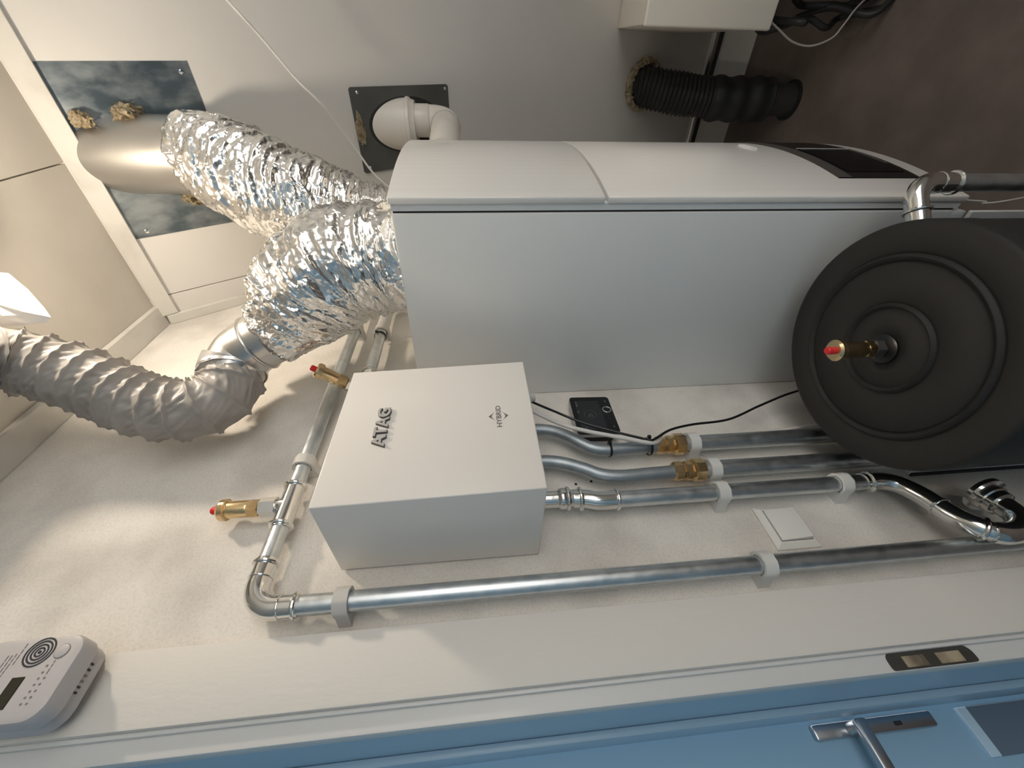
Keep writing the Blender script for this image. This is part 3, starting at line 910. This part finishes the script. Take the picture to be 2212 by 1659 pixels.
tp = thing('tank_pipe', (0.668, 0.157, FLOOR), 'galvanised pipe with an elbow between the black tank and the floor under the boiler', 'pipe')
obj('pipe', B().cyl((0.6705, 0.1555, -0.80), (0.6705, 0.1555, FLOOR), 0.0142), 'galv_pipe', tp)
e2 = obj('elbow', B().sweep([(0.617, 0.2145, -0.757), (0.6705, 0.1555, -0.757), (0.6705, 0.1555, -0.835)], 0.0162, 28, corner=0.034), 'fitting', tp, ang=60)
dirp = V((0.6705 - 0.600, 0.1555 - 0.234, 0)).normalized()
bead(e2, (0.6705, 0.1555, -0.830), (0, 0, 1)); bead(e2, V((0.6705, 0.1555, -0.757)) - dirp * 0.050, dirp); bead(e2, (0.6705, 0.1555, -0.80), (0, 0, 1), 0.0160, 0.0014, 'press_groove')
wb = thing('wall_box', (0.52, WALL, -1.25), 'white box on the wall behind black tank, beside the flanged pipe end', 'box')
obj('box_body', B().box(0.425, 0.62, 0.630, WALL, -1.25, -0.872, 0.004), 'cabinet_white', wb)
obj('box_edge', B().box(0.421, 0.4255, 0.642, WALL, -1.24, -0.875, 0.001, 1), 'boiler_gap', wb)
tag(obj('wire', B().sweep([(0.80, 0.219, -1.03), (0.78, 0.217, -1.07), (0.76, 0.215, -1.04), (0.74, 0.205, -1.06), (0.735, 0.19, -1.12), (0.74, 0.17, -1.2), (0.745, 0.15, -1.3), (0.75, 0.14, FLOOR + 0.002)], 0.0018, 8), 'cable_grey'), 'thin pale wire looping below the boiler', 'wire')

# ------------------------------------------------------------------ plates on the slope
pl = thing('galvanised_plate', on_slope(1.24, 0.22), 'large mottled galvanised plate on the slope around the metal sleeve', 'metal plate')
q = [on_slope(1.148, 0.037), on_slope(1.309, 0.034), on_slope(1.309, 0.405), on_slope(1.148, 0.405)]
obj('plate', B().prism(q, -SN * 0.0012), 'galv_plate', pl, flat=True)
obj('plate_strip', B().prism([on_slope(1.148, 0.345), on_slope(1.315, 0.345), on_slope(1.315, 0.40), on_slope(1.148, 0.40)], -SN * 0.0018), 'galv_plate', pl, flat=True)
for (x, y) in ((1.296, 0.055), (1.30, 0.39), (1.165, 0.39)):
    obj('screw', B().lathe([(0.005, 0), (0.005, 0.002), (0.002, 0.0035), (0, 0.0036)], on_slope(x, y, 0.001), -SN, 14), 'bright_metal', pl)
fp = thing('flue_plate', on_slope(1.64, 0.21), 'dark grey square plate on the slope around the white flue', 'plate')
r_ = 0.006
obj('plate', B().prism([on_slope(1.538, 0.098), on_slope(1.541, 0.093), on_slope(1.746, 0.091), on_slope(1.750, 0.096), on_slope(1.750, 0.326), on_slope(1.541, 0.328), on_slope(1.538, 0.323)], -SN * 0.004), 'rubber_plate', fp, flat=True)
for (x, y) in ((1.549, 0.106), (1.739, 0.103), (1.549, 0.313)):
    obj('screw', B().lathe([(0.0045, 0), (0.0045, 0.001), (0.002, 0.003), (0, 0.0032)], on_slope(x, y, 0.004), -SN, 14), 'bright_metal', fp)

# ------------------------------------------------------------------ mineral wool


def wool(c, sx, sy, sz, label, rot=None, seed=1, group=None):
    bm = bmesh.new()
    bmesh.ops.create_icosphere(bm, subdivisions=4, radius=1.0)
    for v in bm.verts:
        n1 = noise.fractal(v.co * 2.2 + V((seed * 7, 0, 0)), 1.0, 2.0, 4)
        v.co *= 1 + 0.45 * n1
    B_ = B()
    Mx = Matrix.Translation(c) @ (rot or Matrix.Identity(4)) @ Matrix.Diagonal((sx, sy, sz, 1))
    rnd = random.Random(seed)
    surf = [v.co.copy() for v in bm.verts]
    bmesh.ops.transform(bm, matrix=Mx, verts=bm.verts)
    B_.frombm(bm)
    # loose fibres
    for k in range(170):
        p = Mx @ (rnd.choice(surf) * 0.9)
        d = V((rnd.gauss(0, 1), rnd.gauss(0, 1), rnd.gauss(0, 1))).normalized()
        o = (p - V(c)).normalized()
        d = (d + o * 0.4).normalized()
        L_ = rnd.uniform(0.4, 1.0) * (sx + sy + sz) / 3 * 0.7
        s = d.cross(V((0.3, 0.5, 0.8))).normalized() * 0.00045
        m2 = p + d * L_ * 0.5 + V((rnd.gauss(0, 1), rnd.gauss(0, 1), rnd.gauss(0, 1))) * L_ * 0.12
        e = p + d * L_ + V((rnd.gauss(0, 1), rnd.gauss(0, 1), rnd.gauss(0, 1))) * L_ * 0.25
        B_.add([p - s, p + s, m2 + s, m2 - s, e], [(0, 1, 2, 3), (3, 2, 4)])
    return tag(obj('mineral_wool', B_, 'wool'), label, 'mineral wool', group or 'tufts of mineral wool at the roof openings')


wool(on_slope(1.205, 0.130, 0.012), 0.034, 0.018, 0.026, 'largest brown tuft of mineral wool on the galvanised plate beside the sleeve', seed=2)
wool(on_slope(1.148, 0.138, 0.018), 0.014, 0.016, 0.020, 'small brown tuft of mineral wool between the batten and the metal sleeve', seed=3)
wool(on_slope(1.235, 0.322, 0.014), 0.030, 0.016, 0.024, 'brown tuft of mineral wool on the galvanised plate, tucked under the foil duct', seed=4)
wool(on_slope(1.540, 0.205, 0.006), 0.010, 0.040, 0.012, 'ragged strip of mineral wool along the edge of the dark flue plate', seed=5)


# ------------------------------------------------------------------ foil ducts
def facet(p):
    """crumple height: every cell is a small tilted plane"""
    d, q = noise.voronoi(p)
    c = q[0]
    h = math.sin(c.x * 127.1 + c.y * 311.7 + c.z * 74.7) * 43758.5453
    g = math.sin(c.x * 269.5 + c.y * 183.3 + c.z * 246.1) * 43758.5453
    k = math.sin(c.x * 113.5 + c.y * 271.9 + c.z * 124.6) * 43758.5453
    t = V((h % 1.0 - 0.5, g % 1.0 - 0.5, k % 1.0 - 0.5))
    return (p - c).dot(t)


def foil_rf(seed, R):
    o = V((seed * 11.3, seed * 3.1, seed * 5.7))

    def rf(s, th, t):
        r = R(t)
        c, sn = math.cos(th) * 0.11, math.sin(th) * 0.11
        tw = s + 0.035 * math.sin(th + seed) + 0.012 * math.sin(2 * th + 3 * t)
        w1 = 1 - abs(noise.noise(V((c * 8, sn * 8, tw * 42)) + o)) * 2.2
        w2 = 1 - abs(noise.noise(V((c * 20, sn * 20, tw * 85)) + o)) * 2.0
        f1 = facet(V((c * 26, sn * 26, tw * 52)) + o)
        f2 = facet(V((c * 62, sn * 62, s * 95)) + o)
        w4 = noise.noise(V((c * 14, sn * 14, s * 14)) + o)
        return r + 0.0062 * w1 + 0.0030 * w2 + 0.0105 * f1 + 0.0042 * f2 + 0.007 * w4
    return rf


def lerp_table(tab):
    def f(t):
        for i in range(len(tab) - 1):
            if t <= tab[i + 1][0]:
                a, b_ = tab[i], tab[i + 1]
                k = (t - a[0]) / (b_[0] - a[0])
                k = k * k * (3 - 2 * k)
                return a[1] + (b_[1] - a[1]) * k
        return tab[-1][1]
    return f


SX, SY, SR = 1.213, 0.22, 0.087
da = thing('foil_duct', (1.15, 0.40, BZ1), 'crumpled silver foil duct from the plain metal sleeve in the slope down to boiler', 'duct')
obj('metal_sleeve', B().lathe([(SR, 0), (SR, 0.30)], (SX, SY, 0.60), (0, 0, 1), 64), 'sleeve_metal', da)
obj('sleeve_seam', B().box(1.1265, 1.1295, 0.2155, 0.2185, 0.62, 0.88), 'bright_metal', da)
pa = [(1.2125, 0.220, 0.685), (1.205, 0.222, 0.645), (1.178, 0.244, 0.590), (1.146, 0.272, 0.520), (1.133, 0.304, 0.442), (1.138, 0.345, 0.363), (1.148, 0.380, 0.289), (1.152, 0.398, 0.21), (1.152, 0.40, BZ1 - 0.003)]
obj('foil_sleeve', B().sweep(pa, 0.1, 290, 0.0023, rf=foil_rf(1, lerp_table([(0, 0.089), (0.06, 0.093), (0.16, 0.106), (0.5, 0.112), (1, 0.106)]))), 'foil', da, ang=180)

db = thing('foil_duct', (0.86, 0.357, BZ1), 'crumpled silver foil duct curving from the bare metal tee to the boiler top', 'duct')
pb = [(0.862, 0.357, BZ1 - 0.003), (0.858, 0.354, 0.20), (0.840, 0.364, 0.275), (0.815, 0.395, 0.335), (0.790, 0.432, 0.380), (0.766, 0.470, 0.420), (0.762, 0.478, 0.430)]
obj('foil_sleeve', B().sweep(pb, 0.11, 300, 0.0023, rf=foil_rf(2, lerp_table([(0, 0.108), (0.3, 0.114), (0.55, 0.113), (0.78, 0.098), (0.95, 0.068), (1, 0.061)]))), 'foil', db, ang=180)

# ------------------------------------------------------------------ metal tee piece
mt = thing('duct_tee', (0.745, 0.50, 0.44), 'shiny bare metal duct tee joining the foil duct and grey hose', 'duct fitting')
m0, m1, m2, m3 = V((0.766, 0.472, 0.421)), V((0.756, 0.489, 0.459)), V((0.741, 0.511, 0.497)), V((0.715, 0.532, 0.513))
RM = 0.0585
obj('tube', B().sweep([m0, m1, V((0.748, 0.501, 0.482))], RM, 56, 0.004), 'duct_metal', mt, ang=60)
obj('bend', B().sweep([m1, V((0.748, 0.501, 0.482)), m2, m3], RM, 56, 0.004), 'duct_metal', mt, ang=60)
bb = B()
bb.torus(m1 + (m2 - m1) * 0.05, (m1 - m0), RM + 0.0005, 0.0032, 56, 8)
obj('bead', bb, 'duct_metal', mt)
bb = B().sweep([V((0.752, 0.494, 0.468)), V((0.83, 0.545, 0.505))], 0.052, 48, 0.01)
bb.torus((0.800, 0.525, 0.491), (0.078, 0.051, 0.037), 0.053, 0.003, 48, 8)
obj('branch', bb, 'duct_metal', mt, ang=60)

# ------------------------------------------------------------------ grey flexible hose
gh = thing('flexible_hose', (0.60, 0.54, 0.50), 'grey ribbed flexible hose curving along the wall under the ceiling', 'hose')
ph = [(0.722, 0.528, 0.514), (0.690, 0.538, 0.508), (0.655, 0.546, 0.513), (0.628, 0.549, 0.534), (0.614, 0.546, 0.567), (0.613, 0.538, 0.610), (0.627, 0.522, 0.663), (0.648, 0.497, 0.722), (0.660, 0.470, 0.785), (0.650, 0.438, 0.835), (0.610, 0.400, 0.852), (0.54, 0.35, 0.855), (0.46, 0.30, 0.862), (0.40, 0.27, 0.89), (0.385, 0.26, 0.93)]
PITCH = 0.034


def hose_rf(s, th, t):
    ph_ = (s / PITCH - th / (2 * PI)) % 1.0
    d = min(ph_, 1 - ph_)
    ridge = math.exp(-(d / 0.040) ** 2)
    sag = math.sin(PI * ph_) ** 0.6
    fold = noise.noise(V((math.cos(th) * 2.4, math.sin(th) * 2.4, s * 16))) * 0.5 + noise.noise(V((math.cos(th) * 4.5, math.sin(th) * 4.5, s * 30 + 8)))
    cre = (1 - abs(noise.noise(V((math.cos(th + s * 20) * 3.6, math.sin(th + s * 20) * 3.6, s * 14 + 3)))) * 2)
    return 0.0615 + 0.0034 * ridge - sag * (0.0066 + 0.0022 * fold + 0.0030 * cre)


obj('hose_wall', B().sweep(ph, 0.062, 150, 0.0020, rf=hose_rf), 'hose_grey', gh, ang=180)
obj('cuff', B().sweep([(0.733, 0.520, 0.510), (0.720, 0.529, 0.514), (0.703, 0.535, 0.511)], 0.0625, 64, 0.004), 'hose_cuff', gh, ang=60)
hc = obj('hose_clamp', B().lathe([(0.0628, -0.0035), (0.0636, -0.0035), (0.0636, 0.0035), (0.0628, 0.0035), (0.0628, -0.0035)], (0.712, 0.532, 0.5125), (0.80, -0.36, 0.02), 64), 'duct_metal', gh)
obj('clamp_screw', B().box(-0.011, 0.011, -0.005, 0.005, -0.006, 0.006, 0.001, 1, Matrix.Translation((0.728, 0.560, 0.568)) @ Matrix.Rotation(0.6, 4, 'Y')).cyl((0.700, 0.563, 0.578), (0.722, 0.563, 0.572), 0.004, 8), 'duct_metal', hc)

# ------------------------------------------------------------------ white plastic film beside the hose
b = B()
P = [(0.767, 0.326, 0.870), (0.764, 0.328, 0.838), (0.742, 0.350, 0.804), (0.718, 0.375, 0.776), (0.706, 0.388, 0.765), (0.700, 0.396, 0.773), (0.701, 0.399, 0.807), (0.704, 0.402, 0.857), (0.72, 0.40, 0.922), (0.77, 0.34, 0.922)]
cen = V((0.728, 0.367, 0.835))
nrm = V((0.72, 0.45, -0.5)).normalized()
vs = [V(p) for p in P] + [cen + (V(p) - cen) * 0.62 - nrm * (0.016 + 0.006 * math.sin(i * 2.3)) for i, p in enumerate(P)] + [cen - nrm * 0.024] + [cen + (V(p) - cen) * 0.62 + nrm * 0.014 for i, p in enumerate(P)] + [cen + nrm * 0.02]
n = len(P)
fs = []
for i in range(n):
    j = (i + 1) % n
    fs += [(i, j, n + j, n + i), (n + i, n + j, 2 * n), (j, i, 2 * n + 1 + i, 2 * n + 1 + j), (2 * n + 1 + j, 2 * n + 1 + i, 3 * n + 1)]
b.add(vs, fs)
tag(obj('plastic_film', b, 'film_white', ang=25), 'crumpled white plastic film hanging from the ceiling next to the grey hose', 'plastic sheet')

# ------------------------------------------------------------------ white flue
obj('opening', B().prism([on_slope(1.648, 0.200, 0.0) + SD * math.cos(2 * PI * k / 40) * 0.142 + V((0, math.sin(2 * PI * k / 40) * 0.0805, 0)) for k in range(40)], -SN * 0.0046), 'boiler_gap', fp)
fl = thing('flue_pipe', (1.62, 0.2, 0.03), 'white flue pipe with an elbow, through the dark plate behind the boiler', 'flue')
FX, FYc = 1.640, 0.200
obj('outer_pipe', B().lathe([(0.070, 0.40), (0.0735, 0.272), (0.0765, 0.215), (0.0765, 0.198), (0.0805, 0.196), (0.0805, 0.186), (0.074, 0.180), (0.070, 0.168), (0.056, 0.166)], (FX, FYc, 0), (0, 0, 1), 56), 'flue_white', fl, ang=40)
obj('pipe_collar', B().lathe([(0.0465, 0.170), (0.0485, 0.168), (0.0485, 0.125), (0.047, 0.123)], (1.630, 0.186, 0), (0, 0, 1), 48), 'flue_white', fl, ang=40)
obj('elbow', B().sweep([(1.630, 0.186, 0.19), (1.630, 0.186, 0.066), (1.2775, 0.2315, 0.066)], 0.0462, 48, corner=0.055), 'flue_white', fl, ang=60)
bb = B()
bb.torus((1.630, 0.186, 0.120), (0, 0, 1), 0.0465, 0.0012, 40, 6)
bb.torus((1.560, 0.195, 0.066), (-0.38, 0.049, 0), 0.0468, 0.0012, 40, 6)
obj('joint_ring', bb, 'letter_grey', fl)

# thin white cable hanging across the slope
cab = [(1.32, -0.42, 0.86), (1.31, -0.28, 0.70), (1.294, -0.076, 0.523), (1.318, -0.0175, 0.484), (1.345, 0.066, 0.433), (1.366, 0.1265, 0.386), (1.378, 0.216, 0.334), (1.37, 0.30, 0.28), (1.35, 0.36, 0.2), (1.30, 0.40, 0.13), (1.285, 0.42, 0.0), (1.281, 0.43, -0.1)]
tag(obj('cable', B().sweep(cab, 0.0030, 10), 'cable_white'), 'thin white cable hanging in front of the slope down behind the boiler', 'cable')

# ------------------------------------------------------------------ black flexible duct at the far end
bd_ = thing('black_duct', (2.30, 0.155, FLOOR), 'black ribbed flexible duct from the slope down to the dark floor', 'duct')


def bh_rf(s, th, t):
    k = (s / 0.021 - th / (2 * PI) * (1 if t < 0.5 else 1)) % 1.0
    lump = 0.006 * noise.noise(V((math.cos(th) * 2, math.sin(th) * 2, s * 9)))
    if t < 0.62:
        return 0.086 + 0.0045 * math.cos(2 * PI * k) + lump
    return 0.094 + 0.004 * math.sin(s * 70) + lump


obj('ribbed_hose', B().sweep([(2.46, 0.11, -0.80), (2.43, 0.12, -0.90), (2.40, 0.135, -1.0), (2.37, 0.15, -1.12), (2.34, 0.158, -1.27), (2.32, 0.158, -1.42), (2.315, 0.157, -1.50)], 0.09, 64, 0.004, rf=bh_rf), 'black_hose', bd_, ang=180)
obj('floor_spigot', B().lathe([(0.068, 0), (0.068, 0.2)], (2.312, 0.156, FLOOR), (0, 0, 1), 40), 'strike_metal', bd_)
obj('floor_collar', B().lathe([(0.085, 0), (0.085, 0.008), (0.07, 0.01)], (2.312, 0.156, FLOOR), (0, 0, 1), 40), 'black_hose', bd_)
bm = bmesh.new()
ringc = on_slope(2.44, 0.115, 0.01)
u_ = SD; w_ = V((0, 1, 0))
bb = B()
rows = []
for i in range(72):
    a = 2 * PI * i / 72
    d = u_ * math.cos(a) * 1.35 + w_ * math.sin(a)
    for k in range(10):
        b_ = 2 * PI * k / 10
        nn = noise.noise(V((math.cos(a) * 9, math.sin(a) * 9, b_))) * 0.014
        rr = 0.017 + nn
        rows.append(ringc + d * 0.094 + (d.normalized() * math.cos(b_) * rr) - SN * (math.sin(b_) * rr))
fs = []
for i in range(72):
    for k in range(10):
        fs.append((i * 10 + k, ((i + 1) % 72) * 10 + k, ((i + 1) % 72) * 10 + (k + 1) % 10, i * 10 + (k + 1) % 10))
bb.add(rows, fs)
bm.free()
tag(obj('mineral_wool', bb, 'wool'), 'ring of mineral wool around the top of the black ribbed duct', 'mineral wool', 'tufts of mineral wool at the roof openings')

# ------------------------------------------------------------------ white housing and its cables at the far end
hs = thing('white_housing', (2.08, -0.3, -1.18), 'white plastic housing with rounded edges fixed to the slope above loose cables', 'housing')
pts = [V((1.935, -0.086, -0.69))]
b = B()
poly = [V((1.930, 0, -1.165)), V((1.930, 0, -0.700)), V((1.945, 0, -0.685)), V((slope_x(-0.685, 0.002), 0, -0.685)), V((slope_x(-1.165, 0.002), 0, -1.165))]
b.prism([p + V((0, -0.62, 0)) for p in poly], (0, 0.53, 0), 0.004, 2)
obj('housing_body', b, 'housing_white', hs)
lip = [V((1.9, 0, -0.640)), V((1.93, 0, -0.690)), V((2.26, 0, -0.690)), V((2.255, 0, -0.683)), V((1.933, 0, -0.682))]
obj('housing_lid', B().box(1.922, 1.945, -0.62, -0.083, -1.17, -0.672, 0.008, 3), 'housing_white', hs)
cbn = thing('cable_bundle', (2.05, -0.25, FLOOR), 'tangle of black cables hanging under the white housing', 'cables')
rnd = random.Random(11)
for k in range(9):
    y = -0.11 - 0.03 * k
    pts = [(1.99 + rnd.uniform(0, 0.1), y, -1.16)]
    for j in range(5):
        pts.append((1.98 + rnd.uniform(-0.05, 0.16), y + rnd.uniform(-0.035, 0.03), -1.22 - j * 0.085))
    pts.append((2.0 + rnd.uniform(-0.08, 0.1), y - 0.05, FLOOR + 0.01))
    obj('black_cable', B().sweep(pts, 0.012, 10, 0.015), 'black_hose', cbn)
tag(obj('cable', B().sweep([(1.945, -0.115, -1.165), (1.95, -0.09, -1.22), (1.955, -0.055, -1.30), (1.95, -0.045, -1.38), (1.945, -0.07, -1.45), (1.95, -0.11, -1.48), (1.96, -0.17, -1.52), (1.99, -0.25, FLOOR + 0.003)], 0.0035, 8), 'cable_grey'), 'thin grey cable hanging in a loop under the white housing', 'cable')
